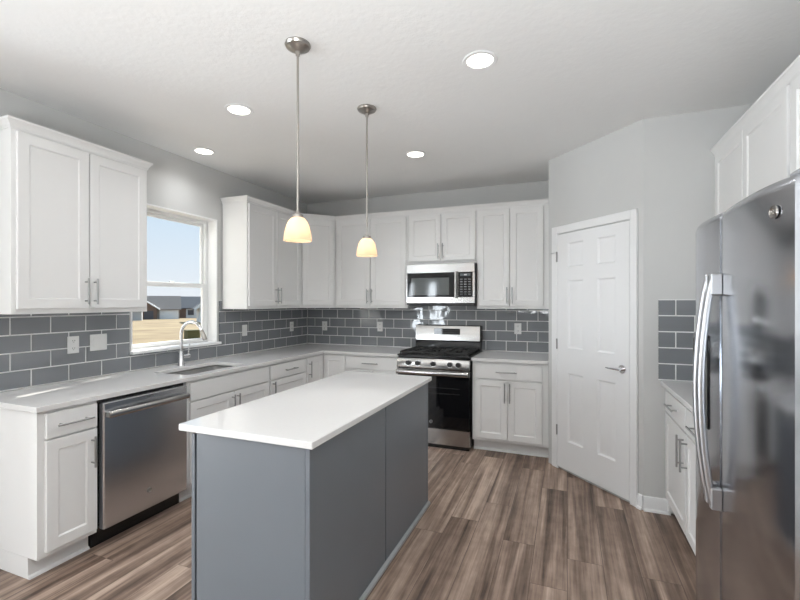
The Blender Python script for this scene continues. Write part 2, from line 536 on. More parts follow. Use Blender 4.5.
# kitchen window -----------------------------------------------------------
b = MB()
xi, xo = -0.105, -0.155
fr = 0.042
b.box(xo, xi, WY0 + 0.001, WY0 + fr, WZ0 + 0.001, WZ1 - 0.001, 0.003)
b.box(xo, xi, WY1 - fr, WY1 - 0.001, WZ0 + 0.001, WZ1 - 0.001, 0.003)
b.box(xo, xi, WY0 + fr, WY1 - fr, WZ1 - fr, WZ1 - 0.001, 0.003)
b.box(xo, xi, WY0 + fr, WY1 - fr, WZ0 + 0.001, WZ0 + 0.014, 0.003)
win = struct(b.build('window_1', M_VINYL))
MR = 1.612
b = MB()   # lower sash, set to the room side
for y0, y1, z0, z1 in ((WY0 + fr, WY0 + fr + 0.036, WZ0 + 0.0145, MR + 0.018), (WY1 - fr - 0.036, WY1 - fr, WZ0 + 0.0145, MR + 0.018), (WY0 + fr + 0.036, WY1 - fr - 0.036, WZ0 + 0.0145, WZ0 + 0.040), (WY0 + fr + 0.036, WY1 - fr - 0.036, MR - 0.022, MR + 0.018)):
    b.box(-0.128, -0.102, y0, y1, z0, z1, 0.003)
struct(b.build('lower_sash', M_VINYL, win))
b = MB()
for y0, y1, z0, z1 in ((WY0 + fr, WY0 + fr + 0.026, MR - 0.018, WZ1 - fr), (WY1 - fr - 0.026, WY1 - fr, MR - 0.018, WZ1 - fr), (WY0 + fr + 0.026, WY1 - fr - 0.026, WZ1 - fr - 0.026, WZ1 - fr), (WY0 + fr + 0.026, WY1 - fr - 0.026, MR - 0.018, MR + 0.014)):
    b.box(-0.152, -0.130, y0, y1, z0, z1, 0.002)
struct(b.build('upper_sash', M_VINYL, win))
b = MB(); b.box(-0.116, -0.112, WY0 + fr + 0.03, WY1 - fr - 0.03, WZ0 + 0.035, MR - 0.01)
struct(b.build('pane', M_PANE, win))
b = MB(); b.box(-0.143, -0.139, WY0 + fr + 0.02, WY1 - fr - 0.02, MR + 0.005, WZ1 - fr - 0.02)
struct(b.build('pane', M_PANE, win))
b = MB(); b.box(-0.102, -0.090, -2.00, -1.95, MR + 0.018, MR + 0.030, 0.003)
struct(b.build('sash_lock', M_VINYL, win))
# white jamb liner and sill board
b = MB()
b.box(-0.104, 0.006, WY1 - 0.012, WY1 + 0.001, WZ0, WZ1, 0.001)
b.box(-0.104, 0.006, WY0 - 0.001, WY0 + 0.012, WZ0, WZ1, 0.001)
b.box(-0.104, 0.006, WY0 + 0.012, WY1 - 0.012, WZ1 - 0.012, WZ1 + 0.001, 0.001)
struct(b.build('trim_1', M_TRIM))
b = MB(); b.box(-0.104, 0.040, WY0 - 0.012, WY1 + 0.022, WZ0 - 0.024, WZ0 + 0.001, 0.004, seg=2)
struct(b.build('trim_2', M_TRIM))

# backsplash tiles ------------------------------------------------------------
TP, TR, TZ0, GR = 0.2205, 0.1103, 0.920, 0.0080
def backsplash(name, put, zones, phase, M=None, seed=1):
    """zones: (u0,u1,z0,z1). put(u,w,z) -> world point, w = distance off the wall."""
    b = MB()
    def quadbox(u0, u1, z0, z1, wf, mi):
        t = bmesh.new()
        f = [t.verts.new(put(u, wf(u, z), z)) for u, z in ((u0, z0), (u1, z0), (u1, z1), (u0, z1))]
        k = [t.verts.new(put(u, 0.0008, z)) for u, z in ((u0, z0), (u1, z0), (u1, z1), (u0, z1))]
        t.faces.new(f); t.faces.new(k)
        for i in range(4):
            t.faces.new((f[i], f[(i + 1) % 4], k[(i + 1) % 4], k[i]))
        bmesh.ops.recalc_face_normals(t, faces=t.faces[:])
        b._merge(t, mi)
    for (u0, u1, z0, z1) in zones:
        quadbox(u0, u1, z0, z1, lambda u, z: 0.0052, 1)
        for r in range(-1, 7):
            zb, zt = TZ0 + r * TR, TZ0 + (r + 1) * TR
            off = phase + (TP / 2 if r % 2 else 0)
            k0 = int(math.floor((u0 - off) / TP)) - 1
            for k in range(k0, k0 + int((u1 - u0) / TP) + 4):
                a, e = off + k * TP, off + (k + 1) * TP
                rnd = random.Random(seed * 1000 + r * 97 + k * 13)
                ta, tb, bulge = rnd.uniform(-1, 1) * 0.009, rnd.uniform(-1, 1) * 0.012, rnd.uniform(0, 0.0004)
                uc, zc = (a + e) / 2, (zb + zt) / 2
                fa, fe = max(a + GR / 2, u0), min(e - GR / 2, u1)
                fb, ft = max(zb + GR / 2, z0), min(zt - GR / 2, z1)
                if fe - fa < 0.002 or ft - fb < 0.002: continue
                quadbox(fa, fe, fb, ft, lambda u, z: 0.0078 + bulge + ta * (u - uc) + tb * (z - zc), 0)
    return struct(b.build(name, [M_TILE, M_GROUT], angle=20))
backsplash('backsplash_left', lambda u, w, z: (w, u, z),
           [(-3.396, -2.536, 0.916, 1.384), (-2.536, -2.446, 0.916, 1.472), (-2.446, -1.524, 0.916, 1.0455), (-1.524, -1.491, 0.916, 1.472), (-1.491, -0.010, 0.916, 1.384)], -0.013, seed=1)
backsplash('backsplash_back', lambda u, w, z: (u, -w, z),
           [(0.010, 1.526, 0.916, 1.384), (1.526, 2.292, 0.905, 1.44), (2.292, 3.010, 0.916, 1.384)], 0.124, seed=2)
backsplash('backsplash_pantry', lambda u, w, z: (u, PE[1] - w, z), [(3.757, 4.405, 0.916, 1.472)], 3.859, seed=3)
backsplash('backsplash_right', lambda u, w, z: (XR - w, u, z), [(-2.50, -1.373, 0.916, 1.384)], -1.47, seed=4)

# pantry door -------------------------------------------------------------------
DL = math.hypot(PE[0] - PD[0], PE[1] - PD[1])
D0 = 0.130; D1 = 0.857; DZ = 2.045     # opening along the slanted face
door = thing('door_1', 'white six panel pantry door in the slanted wall', 'door', (PD[0], PD[1], 0), PANG)
door['kind'] = 'structure'
b = MB()
c0, c1 = D0 + 0.003, D1 - 0.003
st, mu = 0.120, 0.145
pw = (c1 - c0 - 2 * st - mu) / 2
xs = [c0, c0 + st, c0 + st + pw, c0 + st + pw + mu, c1 - st, c1]
zs = [0.022, 0.265, 0.850, 1.065, 1.640, 1.750, 1.958, DZ - 0.004]
cells = {(i, j) for i in (1, 3) for j in (1, 3, 5)}
b.panel_slab(xs, zs, cells, -0.018, 0.017, [(0.012, 0.011), (0.020, 0.012), (0.050, 0.003)])
b.build('door_panel', M_TRIM, door)
for z in (1.85, 1.09, 0.34):
    b = MB(); b.box(D0 - 0.006, D0 + 0.004, -0.030, -0.0185, z - 0.045, z + 0.045, 0.002); b.build('hinge', M_HINGE, door)
b = MB()
kx, kz = D1 - 0.060, 0.963
b.lathe([(0.0, -0.026), (0.031, -0.026), (0.033, -0.022), (0.033, -0.0185)], (kx, 0, kz), axis='y', n=28)
b.cyl((kx, -0.026, kz), (kx, -0.062, kz), 0.012)
b.tube([(kx + 0.012, -0.062, kz + 0.001), (kx - 0.03, -0.066, kz), (kx - 0.075, -0.064, kz - 0.002), (kx - 0.115, -0.056, kz - 0.001)], [0.011, 0.009, 0.008, 0.006], 12)
b.build('lever_handle', M_CHROME, door)
b = MB(); b.tube([(D0 - 0.062, -0.03, 1.885), (D0 - 0.02, -0.035, 1.885), (D0 + 0.0, -0.03, 1.885)], 0.004, 8)
b.build('door_stop', M_CHROME, door)
# casing
b = MB()
cw = 0.066
def casing(a, c, z0, z1):
    b.box(a, c, -0.020, -0.0005, z0, z1, 0.004)
casing(D0 - cw - 0.006, D0 - 0.006, 0.0, DZ + cw + 0.006); casing(D1 + 0.006, D1 + 0.055, 0.0, DZ + cw + 0.006)
casing(D0 - 0.006, D1 + 0.006, DZ + 0.006, DZ + cw + 0.006)
b.box(D0 - 0.006, D0 + 0.001, -0.016, -0.0005, 0, DZ + 0.006); b.box(D1 - 0.001, D1 + 0.006, -0.016, -0.0005, 0, DZ + 0.006)
o = b.build('trim_3', M_TRIM)
o.location = (PD[0], PD[1], 0); o.rotation_euler = (0, 0, PANG); struct(o)

# baseboards --------------------------------------------------------------------
def baseboard(name, p, q, shoe=True):
    d = Vector((q[0] - p[0], q[1] - p[1], 0)); L = d.length; a = math.atan2(d.y, d.x)
    b = MB(Matrix.Translation((p[0], p[1], 0)) @ Matrix.Rotation(a, 4, 'Z'))
    b.prism([(-0.0005, 0.0), (-0.013, 0.0), (-0.013, 0.085), (-0.008, 0.098), (-0.0005, 0.10)], 0, L, 'x')
    if shoe:
        b.prism([(-0.013, 0.0), (-0.026, 0.0), (-0.024, 0.012), (-0.013, 0.018)], 0, L, 'x')
    return struct(b.build(name, M_TRIM))
ux, uy = (PE[0] - PD[0]) / DL, (PE[1] - PD[1]) / DL
e0 = D1 + 0.056
baseboard('baseboard_pantry', (PD[0] + ux * e0, PD[1] + uy * e0), (PE[0], PE[1]))
baseboard('baseboard_pantry_front', (PE[0], PE[1]), (3.826, PE[1]))
baseboard('baseboard_left', (0.0, YJ), (0.0, -3.42))

# ================================================================== cabinets
FF = 0.0        # local y of the face frame; cabinets run to +y, doors stand at -0.02
def bar_pull(parent, x, z, L, vertical=True, y=-0.020, mat=None):
    b = MB()
    r, out = 0.0058, 0.034
    if vertical:
        b.cyl((x, y - out, z - L / 2), (x, y - out, z + L / 2), r, 12)
        for s in (-1, 1): b.cyl((x, y + 0.0005, z + s * L * 0.36), (x, y - out, z + s * L * 0.36), r * 0.8, 10)
    else:
        b.cyl((x - L / 2, y - out, z), (x + L / 2, y - out, z), r, 12)
        for s in (-1, 1): b.cyl((x + s * L * 0.36, y + 0.0005, z), (x + s * L * 0.36, y - out, z), r * 0.8, 10)
    return b.build('handle', mat or M_PULL, parent)
def shaker(parent, x0, x1, z0, z1, name='door', rail=0.056):
    b = MB()
    b.panel_slab([x0, x0 + rail, x1 - rail, x1], [z0, z0 + rail, z1 - rail, z1], {(1, 1)}, -0.020, 0.0195, [(0.0, 0.0), (0.007, 0.0075)], 0.002)
    return b.build(name, M_CAB, parent)
def slab_front(parent, x0, x1, z0, z1, name='drawer'):
    b = MB(); b.box(x0, x1, -0.020, -0.0005, z0, z1, 0.002)
    return b.build(name, M_CAB, parent)
TOP = 0.884     # underside of the worktops
def base_body(parent, w, depth, toe_l=0.0, toe_r=0.0, hollow=False):
    b = MB()
    if hollow:
        for q in ((0, w, 0, 0.019, 0.112, TOP - 0.001), (0, 0.018, 0.019, depth, 0.112, TOP - 0.001), (w - 0.018, w, 0.019, depth, 0.112, TOP - 0.001), (0.018, w - 0.018, depth - 0.012, depth, 0.112, TOP - 0.001), (0.018, w - 0.018, 0.019, depth - 0.012, 0.112, 0.130)):
            b.box(*q)
    else:
        b.box(0, w, 0, depth, 0.112, TOP - 0.001, 0.001)
    o = b.build('carcass', M_CAB, parent)
    b = MB()
    b.box(toe_l, w - toe_r, 0.075, depth, 0.001, 0.111)
    b.prism([(0.075, 0.001), (0.060, 0.001), (0.063, 0.012), (0.075, 0.018)], toe_l, w - toe_r, 'x')
    b.build('toe_kick', M_CAB, parent)
    return o
ROT_L, ROT_R = PI / 2, -PI / 2
XF = 0.610      # left run face
# --- left run
t = thing('base_cabinet', 'narrow white base cabinet at the near end of the sink run, left of the dishwasher', 'cabinet', (XF, -3.395, 0), ROT_L)
base_body(t, 0.303, 0.598, 0.0)
d = slab_front(t, 0.034, 0.294, 0.735, 0.868); bar_pull(d, 0.164, 0.800, 0.185, False)
d = shaker(t, 0.034, 0.294, 0.140, 0.724); bar_pull(d, 0.262, 0.600, 0.175)
t = thing('sink_base_cabinet', 'wide white sink base cabinet with a plain false front above two doors, under the window', 'cabinet', (XF, -2.460, 0), ROT_L)
base_body(t, 0.908, 0.598, hollow=True)
slab_front(t, 0.020, 0.896, 0.735, 0.866, 'false_front')
d = shaker(t, 0.020, 0.454, 0.140, 0.724); bar_pull(d, 0.430, 0.625, 0.160)
d = shaker(t, 0.462, 0.896, 0.140, 0.724); bar_pull(d, 0.486, 0.625, 0.160)
t = thing('base_cabinet', 'white drawer over door base cabinet between the sink cabinet and the corner cabinet', 'cabinet', (XF, -1.550, 0), ROT_L)
base_body(t, 0.600, 0.598)
d = slab_front(t, 0.012, 0.590, 0.735, 0.866); bar_pull(d, 0.300, 0.800, 0.185, False)
d = shaker(t, 0.012, 0.590, 0.140, 0.724); bar_pull(d, 0.040, 0.640, 0.160)
# --- corner
t = thing('corner_base_cabinet', 'white corner base cabinet with a folding door, where the left run meets the back wall', 'cabinet', (0, 0, 0), 0)
b = MB(); b.prism([(0.012, -0.948), (XF, -0.948), (XF, -XF), (0.905, -XF), (0.905, -0.012), (0.012, -0.012)], 0.112, TOP - 0.001)
b.build('carcass', M_CAB, t)
b = MB(); b.prism([(0.012, -0.948), (0.535, -0.948), (0.535, -0.535), (0.905, -0.535), (0.905, -0.012), (0.012, -0.012)], 0.001, 0.111)
b.build('toe_kick', M_CAB, t)
b = MB(Matrix.Translation((XF, -0.948, 0)) @ Matrix.Rotation(ROT_L, 4, 'Z'))
b.panel_slab([0.008, 0.064, 0.257, 0.313], [0.140, 0.196, 0.810, 0.866], {(1, 1)}, -0.020, 0.0195, [(0.0, 0.0), (0.007, 0.0075)], 0.002)
d = b.build('door', M_CAB, t)
b = MB(Matrix.Translation((XF, -0.948, 0)) @ Matrix.Rotation(ROT_L, 4, 'Z'))
b.cyl((0.036, -0.054, 0.66), (0.036, -0.054, 0.83), 0.0055, 12)
for z in (0.69, 0.80): b.cyl((0.036, -0.0195, z), (0.036, -0.054, z), 0.0045, 10)
b.build('handle', M_PULL, d)
b = MB(Matrix.Translation((XF, -XF, 0)))
b.panel_slab([0.022, 0.078, 0.231, 0.287], [0.140, 0.196, 0.810, 0.866], {(1, 1)}, -0.020, 0.0195, [(0.0, 0.0), (0.007, 0.0075)], 0.002)
b.build('door', M_CAB, t)
# --- back run
t = thing('base_cabinet', 'white base cabinet with drawer immediately left of the range, partly behind the island', 'cabinet', (0.907, -XF, 0), 0)
base_body(t, 0.619, 0.598)
d = slab_front(t, 0.012, 0.610, 0.735, 0.866); bar_pull(d, 0.310, 0.800, 0.185, False)
d = shaker(t, 0.012, 0.308, 0.140, 0.724); bar_pull(d, 0.284, 0.600, 0.185)
d = shaker(t, 0.314, 0.610, 0.140, 0.724); bar_pull(d, 0.338, 0.600, 0.185)
t = thing('base_cabinet', 'white base cabinet with one wide drawer and two doors between the range and pantry door', 'cabinet', (2.304, -XF, 0), 0)
base_body(t, 0.704, 0.598)
d = slab_front(t, 0.026, 0.650, 0.718, 0.858); bar_pull(d, 0.330, 0.789, 0.195, False)
d = shaker(t, 0.026, 0.334, 0.140, 0.704); bar_pull(d, 0.314, 0.594, 0.185)
d = shaker(t, 0.341, 0.650, 0.140, 0.704); bar_pull(d, 0.361, 0.594, 0.185)
# --- right run
t = thing('base_cabinet', 'white base cabinet with two drawers and two doors beside the refrigerator', 'cabinet', (3.810, -1.392, 0), ROT_R)
base_body(t, 1.090, 0.590)
b = MB(); b.box(-0.027, -0.001, 0.0, 0.59, 0.02, TOP - 0.001); b.build('filler_strip', M_CAB, t)
d = slab_front(t, 0.012, 0.538, 0.718, 0.858); bar_pull(d, 0.275, 0.792, 0.195, False)
d = slab_front(t, 0.552, 1.080, 0.718, 0.858); bar_pull(d, 0.815, 0.792, 0.195, False)
d = shaker(t, 0.012, 0.538, 0.132, 0.704); bar_pull(d, 0.505, 0.596, 0.185)
d = shaker(t, 0.552, 1.080, 0.132, 0.704); bar_pull(d, 0.585, 0.596, 0.185)

# --- upper cabinets
UZ0, UZ1 = 1.386, 2.440
CROWN = [(0.0, 2.418), (0.005, 2.418), (0.006, 2.430), (0.013, 2.442), (0.022, 2.456), (0.027, 2.460), (0.027, 2.472), (0.0, 2.472)]
def crown_piece(path, i, parent, inv, end0=None, end1=None):
    """one straight crown length of a path (outside is to the right of travel), mitred to its neighbours; built in the parent's own axes."""
    P = [Vector((p[0], p[1], 0)) for p in path]
    def nrm(a, c):
        d = (c - a).normalized(); return Vector((d.y, -d.x, 0))
    def mit(k):
        n = []
        if k > 0: n.append(nrm(P[k - 1], P[k]))
        if k < len(P) - 1: n.append(nrm(P[k], P[k + 1]))
        if len(n) == 1: return n[0]
        m = (n[0] + n[1]); return m / (m.dot(n[0]))
    A, B = mit(i), mit(i + 1)
    n0 = nrm(P[i], P[i + 1]) * 0.0005
    L0 = [P[i] + n0 + A * d + Vector((0, 0, z)) for d, z in CROWN]
    L1 = [P[i + 1] + n0 + B * d + Vector((0, 0, z)) for d, z in CROWN]
    b = MB(inv); b.rings([L0, L1])
    return b.build('crown_molding', M_CAB, parent, angle=25)
def inv_of(loc, rz):
    return (Matrix.Translation(loc) @ Matrix.Rotation(rz, 4, 'Z')).inverted()
UD = 0.310
def upper(name, label, loc, rz, w, doors, z0=UZ0, depth=UD, hz=1.522, crown=(), hl=0.165):
    t = thing(name, label, 'cabinet', loc, rz)
    b = MB(); b.box(0, w, 0, depth - 0.012, z0, UZ1, 0.001)
    b.build('carcass', M_CAB, t)
    for x0, x1, hx in doors:
        d = shaker(t, x0, x1, z0 + 0.030, 2.404)
        if hx is not None: bar_pull(d, hx, hz, hl)
    inv = inv_of(loc, rz)
    for path, i in crown:
        crown_piece(path, i, t, inv)
    return t
c1 = [(0.012, -3.357), (UD, -3.357), (UD, -2.535), (0.012, -2.535)]
upper('upper_cabinet', 'white two door upper cabinet left of the window, nearest on the left', (UD, -3.357, 0), ROT_L, 0.822, [(0.022, 0.403, 0.380), (0.411, 0.804, 0.434)], crown=[(c1, 0), (c1, 1), (c1, 2)])
c2 = [(0.012, -1.489), (UD, -1.489), (UD, -0.600), (0.600, -UD), (1.524, -UD), (2.288, -UD), (3.009, -UD)]
upper('upper_cabinet', 'white two door upper cabinet right of the window, its end panel facing the room', (UD, -1.489, 0), ROT_L, 0.888, [(0.016, 0.432, 0.408), (0.440, 0.872, 0.464)], crown=[(c2, 0), (c2, 1)])
# diagonal corner cabinet
t = thing('corner_upper_cabinet', 'white single door diagonal upper cabinet filling the back left corner', 'cabinet', (0, 0, 0), 0)
inv = None
b = MB(); b.prism([(0.012, -0.599), (UD, -0.599), (0.599, -UD), (0.599, -0.012), (0.012, -0.012)], UZ0, UZ1)
b.build('carcass', M_CAB, t)
b = MB(Matrix.Translation((UD, -0.599, 0)) @ Matrix.Rotation(PI / 4, 4, 'Z'))
b.panel_slab([0.020, 0.076, 0.332, 0.388], [UZ0 + 0.030, UZ0 + 0.086, 2.348, 2.404], {(1, 1)}, -0.020, 0.0195, [(0.0, 0.0), (0.007, 0.0075)], 0.002)
b.build('door', M_CAB, t)
crown_piece(c2, 2, t, inv)
upper('upper_cabinet', 'white two door upper cabinet on the back wall, left of the microwave', (0.601, -UD, 0), 0, 0.921, [(0.030, 0.460, 0.436), (0.468, 0.900, 0.492)], crown=[(c2, 3)])
upper('upper_cabinet', 'short white two door cabinet directly above the microwave', (1.5245, -UD, 0), 0, 0.762, [(0.012, 0.376, 0.354), (0.384, 0.750, 0.406)], z0=1.868, hz=2.000, crown=[(c2, 4)])
t = upper('upper_cabinet', 'white two door upper cabinet right of the microwave, beside the pantry', (2.2885, -UD, 0), 0, 0.720, [(0.014, 0.334, 0.312), (0.342, 0.660, 0.364)], crown=[(c2, 5)])
XU = 4.085
c3 = [(XU, -1.366), (XU, -2.424), (XU, -3.50), (4.40, -3.50)]
c3 = list(c3)
upper('upper_cabinet', 'white two door upper cabinet on the right wall, left of the one over the refrigerator', (XU, -1.366, 0), ROT_R, 1.054, [(0.060, 0.530, 0.508), (0.538, 1.046, 0.560)], depth=0.330, crown=[(c3, 0)])
upper('upper_cabinet', 'short white cabinet above the refrigerator, cut by the right edge of view', (XU, -2.426, 0), ROT_R, 1.070, [(0.014, 0.528, 0.506), (0.536, 1.056, 0.558)], z0=1.90, hz=2.02, depth=0.330, crown=[(c3, 1), (c3, 2)])

# ================================================================== worktops
def rrect(x0, x1, y0, y1, r, n=6):
    pts = []
    for cx, cy, a0 in ((x1 - r, y1 - r, 0), (x0 + r, y1 - r, PI / 2), (x0 + r, y0 + r, PI), (x1 - r, y0 + r, 3 * PI / 2)):
        for k in range(n + 1):
            a = a0 + k * PI / 2 / n
            pts.append((cx + r * math.cos(a), cy + r * math.sin(a)))
    return pts
CZ0, CZ1 = TOP + 0.0005, 0.914
SX0, SX1, SY0, SY1 = 0.190, 0.555, -2.400, -1.770
b = MB(); b.slab([(0.010, -3.412), (0.637, -3.412), (0.637, -0.650), (1.529, -0.650), (1.529, -0.010), (0.010, -0.010)], [rrect(SX0, SX1, SY0, SY1, 0.05)], CZ0, CZ1)
tag(b.build('worktop', M_QUARTZ), 'long white L-shaped worktop along the window wall and back left corner', 'worktop')
b = MB(); b.slab([(2.299, -0.650), (2.985, -0.650), (3.009, -0.632), (3.009, -0.010), (2.299, -0.010)], [], CZ0, CZ1)
tag(b.build('worktop', M_QUARTZ), 'short white worktop between the range and the pantry door', 'worktop')
b = MB(); b.slab([(3.768, -2.490), (4.405, -2.490), (4.405, -1.373), (3.768, -1.373)], [], CZ0, CZ1)
tag(b.build('worktop', M_QUARTZ), 'white worktop on the right wall, running behind the refrigerator', 'worktop')
# sink
t = thing('sink', 'undermount stainless steel sink set into the worktop under the window', 'sink', ((SX0 + SX1) / 2, (SY0 + SY1) / 2, 0.68))
hx, hy = (SX1 - SX0) / 2, (SY1 - SY0) / 2
b = MB()
loops = []
for g, z, r in ((0.022, 0.197, 0.06), (0.004, 0.197, 0.052), (0.004, 0.193, 0.052), (0.000, 0.05, 0.05), (-0.012, 0.012, 0.05), (-0.04, 0.0, 0.04)):
    loops.append([(x, y, z) for x, y in rrect(-hx - g, hx + g, -hy - g, hy + g, max(r, 0.01))])
b.rings(loops, cap=False)
t2 = bmesh.new(); t2.faces.new([t2.verts.new(p) for p in loops[-1]]); b._merge(t2)
b.build('basin', plain('sink_steel', (0.66, 0.65, 0.64), 0.34, metal=1.0), t)
b = MB(); b.lathe([(0.0, 0.0005), (0.045, 0.0005), (0.045, 0.004), (0.03, 0.003), (0.0, 0.002)], n=28)
b.build('drain', M_CHROME, t)
# faucet
t = thing('faucet', 'chrome gooseneck pull-down faucet standing behind the sink', 'faucet', (0.112, -2.062, CZ1 + 0.0005))
b = MB(); b.lathe([(0.0, 0), (0.030, 0), (0.030, 0.006), (0.026, 0.012), (0.024, 0.10), (0.021, 0.125), (0.0, 0.125)], n=28)
b.build('base', M_CHROME, t)
b = MB()
pts = [(0, 0, 0.12), (0, 0, 0.275)]
R_ = 0.098
for k in range(1, 15):
    a = PI - k * PI * 0.90 / 14
    pts.append((R_ + R_ * math.cos(a), 0.03 * k / 14, 0.275 + R_ * math.sin(a)))
b.tube(pts, 0.0125, 16)
b.build('spout', M_CHROME, t)
b = MB()
p0, p1 = Vector(pts[-1]), Vector(pts[-1]) + (Vector(pts[-1]) - Vector(pts[-2])).normalized() * 0.09
b.tube([p0, p0.lerp(p1, 0.15), p0.lerp(p1, 0.8), p1], [0.0125, 0.016, 0.019, 0.017], 16)
b.build('spray_head', M_NICKEL, t)
b = MB()
b.cyl((0, 0.02, 0.075), (0, 0.085, 0.075), 0.015, 16)
b.tube([(0.0, 0.072, 0.085), (0.004, 0.074, 0.13), (0.01, 0.078, 0.180)], [0.007, 0.006, 0.005], 10)
b.build('lever', M_CHROME, t)

# ================================================================== island
IX0, IX1, IY0, IY1 = 1.612, 2.230, -3.345, -1.820
t = thing('island_cabinet', 'slate grey island cabinet standing in the middle of the floor', 'cabinet', (0, 0, 0))
b = MB(); b.box(IX0 + 0.042, IX1 - 0.012, IY0 + 0.014, IY1 - 0.012, 0.10, TOP - 0.001); b.box(IX0 + 0.095, IX1 - 0.012, IY0 + 0.014, IY1 - 0.012, 0.001, 0.10)
b.build('carcass', M_ISL, t)
b = MB(); b.box(IX0 + 0.034, IX1 - 0.022, IY0, IY0 + 0.013, 0.001, TOP - 0.001, 0.001); b.build('end_panel', M_ISL, t)
b = MB(); b.box(IX1 - 0.020, IX1 + 0.002, IY0 - 0.003, IY0 + 0.020, 0.001, TOP - 0.001, 0.002); b.build('corner_trim', M_ISL, t)
ym = -2.592
b = MB(); b.box(IX1 - 0.011, IX1, IY0 + 0.021, ym - 0.004, 0.001, TOP - 0.001, 0.001); b.build('back_panel', M_ISL, t)
b = MB(); b.box(IX1 - 0.011, IX1, ym + 0.004, IY1 - 0.022, 0.001, TOP - 0.001, 0.001); b.build('back_panel', M_ISL, t)
b = MB(); b.box(IX1 - 0.020, IX1 + 0.002, IY1 - 0.020, IY1, 0.001, TOP - 0.001, 0.002); b.build('corner_trim', M_ISL, t)
b = MB(); b.prism([(IX1 + 0.0025, 0.001), (IX1 + 0.020, 0.001), (IX1 + 0.018, 0.014), (IX1 + 0.0025, 0.022)], IY0 - 0.003, IY1, 'y')
b.build('shoe_molding', M_SHOE, t)
for k in range(3):
    y0 = IY0 + 0.002 + k * 0.508; y1 = min(y0 + 0.500, IY1)
    inv = Matrix.Translation((IX0 + 0.0205, y1, 0)) @ Matrix.Rotation(ROT_R, 4, 'Z')
    w = y1 - y0
    b = MB(inv); b.panel_slab([0, 0.056, w - 0.056, w], [0.12, 0.176, 0.815, 0.871], {(1, 1)}, -0.020, 0.0195, [(0, 0), (0.007, 0.0075)], 0.002)
    b.build('door', M_ISL, t)
b = MB(); b.slab([(1.560, -3.365), (2.253, -3.365), (2.253, -1.798), (1.560, -1.798)], [], TOP + 0.0005, CZ1, 0.003)
tag(b.build('worktop', M_QUARTZ), 'white rectangular worktop resting on the slate grey island', 'worktop')

# ================================================================== appliances
def badge(parent, M, r, mat_disc, mat_mark):
    """small round appliance emblem: rim and looping monogram strokes. Local: faces -y."""
    b = MB(M)
    b.lathe([(0.0, -0.002), (r, -0.002), (r, 0.0), (0.0, 0.0)], axis='y', n=28)
    e = b.build('emblem', mat_disc, parent)
    b = MB(M)
    ring = [(r * 0.92 * math.cos(a), -0.003, r * 0.92 * math.sin(a)) for a in [k * 2 * PI / 24 for k in range(25)]]
    b.tube(ring, r * 0.08, 6)
    b.tube([(r * (-0.05 + 0.30 * math.cos(a)) - r * 0.2, -0.003, r * 0.42 * math.sin(a)) for a in [0.6 + k * 5.0 / 14 for k in range(15)]], r * 0.07, 6)
    b.tube([(r * 0.28 * math.cos(a) + r * 0.28, -0.003, r * 0.2 * math.sin(a) + r * 0.2) for a in [0.0 + k * 4.4 / 10 for k in range(11)]], r * 0.07, 6)
    b.tube([(r * 0.28 * math.cos(a) + r * 0.28, -0.003, r * 0.2 * math.sin(a) - r * 0.2) for a in [1.8 + k * 4.4 / 10 for k in range(11)]], r * 0.07, 6)
    b.build('monogram', mat_mark, e)

# --- dishwasher
t = thing('dishwasher', 'stainless steel dishwasher built in beneath the worktop left of the sink', 'dishwasher', (XF, -3.088, 0), ROT_L)
W_ = 0.622
b = MB(); b.box(0.004, W_ - 0.004, 0.02, 0.58, 0.10, 0.874); b.box(0.004, W_ - 0.004, 0.06, 0.5, 0.002, 0.10); b.build('tub', M_BLACK, t)
b = MB(); b.box(0.014, W_ - 0.014, -0.032, 0.019, 0.118, 0.862, 0.006, seg=2); b.build('door', M_STEELV, t)
b = MB()
b.tube([(0.028, -0.062, 0.792), (W_ * 0.28, -0.078, 0.796), (W_ / 2, -0.082, 0.797), (W_ * 0.72, -0.078, 0.796), (W_ - 0.028, -0.062, 0.792)], 0.019, 14, flat=(1.0, 0.55))
for x in (0.040, W_ - 0.040): b.box(x - 0.016, x + 0.016, -0.070, -0.0315, 0.776, 0.810, 0.004)
b.build('handle', M_STEEL, t)
badge(t, Matrix.Translation((0.310, -0.0325, 0.235)), 0.015, M_PULL, M_NICKEL)
b = MB(); b.box(W_ * 0.5 - 0.02, W_ * 0.5 + 0.03, -0.0328, -0.0318, 0.838, 0.846); b.build('maker_plate', M_PULL, t)

# --- range
t = thing('gas_range', 'stainless steel gas range with black oven door against the back wall', 'range', (1.5345, -0.665, 0))
W_ = 0.757
b = MB(); b.box(0.001, W_ - 0.001, 0.03, 0.640, 0.02, 0.905); b.build('body', M_BLACK, t)
b = MB(); b.box(0.012, W_ - 0.012, 0.012, 0.60, 0.002, 0.034); b.build('kick_plate', M_BLACK, t)
b = MB(); b.box(0.002, W_ - 0.002, 0.0, 0.029, 0.036, 0.196, 0.004); b.build('storage_drawer', M_STEEL, t)
b = MB(); b.box(0.002, W_ - 0.002, -0.006, 0.029, 0.202, 0.716, 0.004); dr = b.build('oven_door', M_GLASSBLK, t)
b = MB(); b.box(0.002, W_ - 0.002, -0.012, 0.029, 0.718, 0.780, 0.003); b.build('door_rail', M_STEEL, dr)
b = MB()
b.tube([(0.010, -0.062, 0.752), (0.2, -0.066, 0.752), (W_ / 2, -0.067, 0.752), (W_ - 0.2, -0.066, 0.752), (W_ - 0.010, -0.062, 0.752)], 0.021, 14, flat=(1.0, 0.6))
for x in (0.035, W_ - 0.035): b.box(x - 0.018, x + 0.018, -0.060, -0.0125, 0.738, 0.766, 0.003)
b.build('handle', M_STEEL, dr)
badge(dr, Matrix.Translation((0.365, -0.0065, 0.262)), 0.016, M_DARKPL, M_MARK)
b = MB()
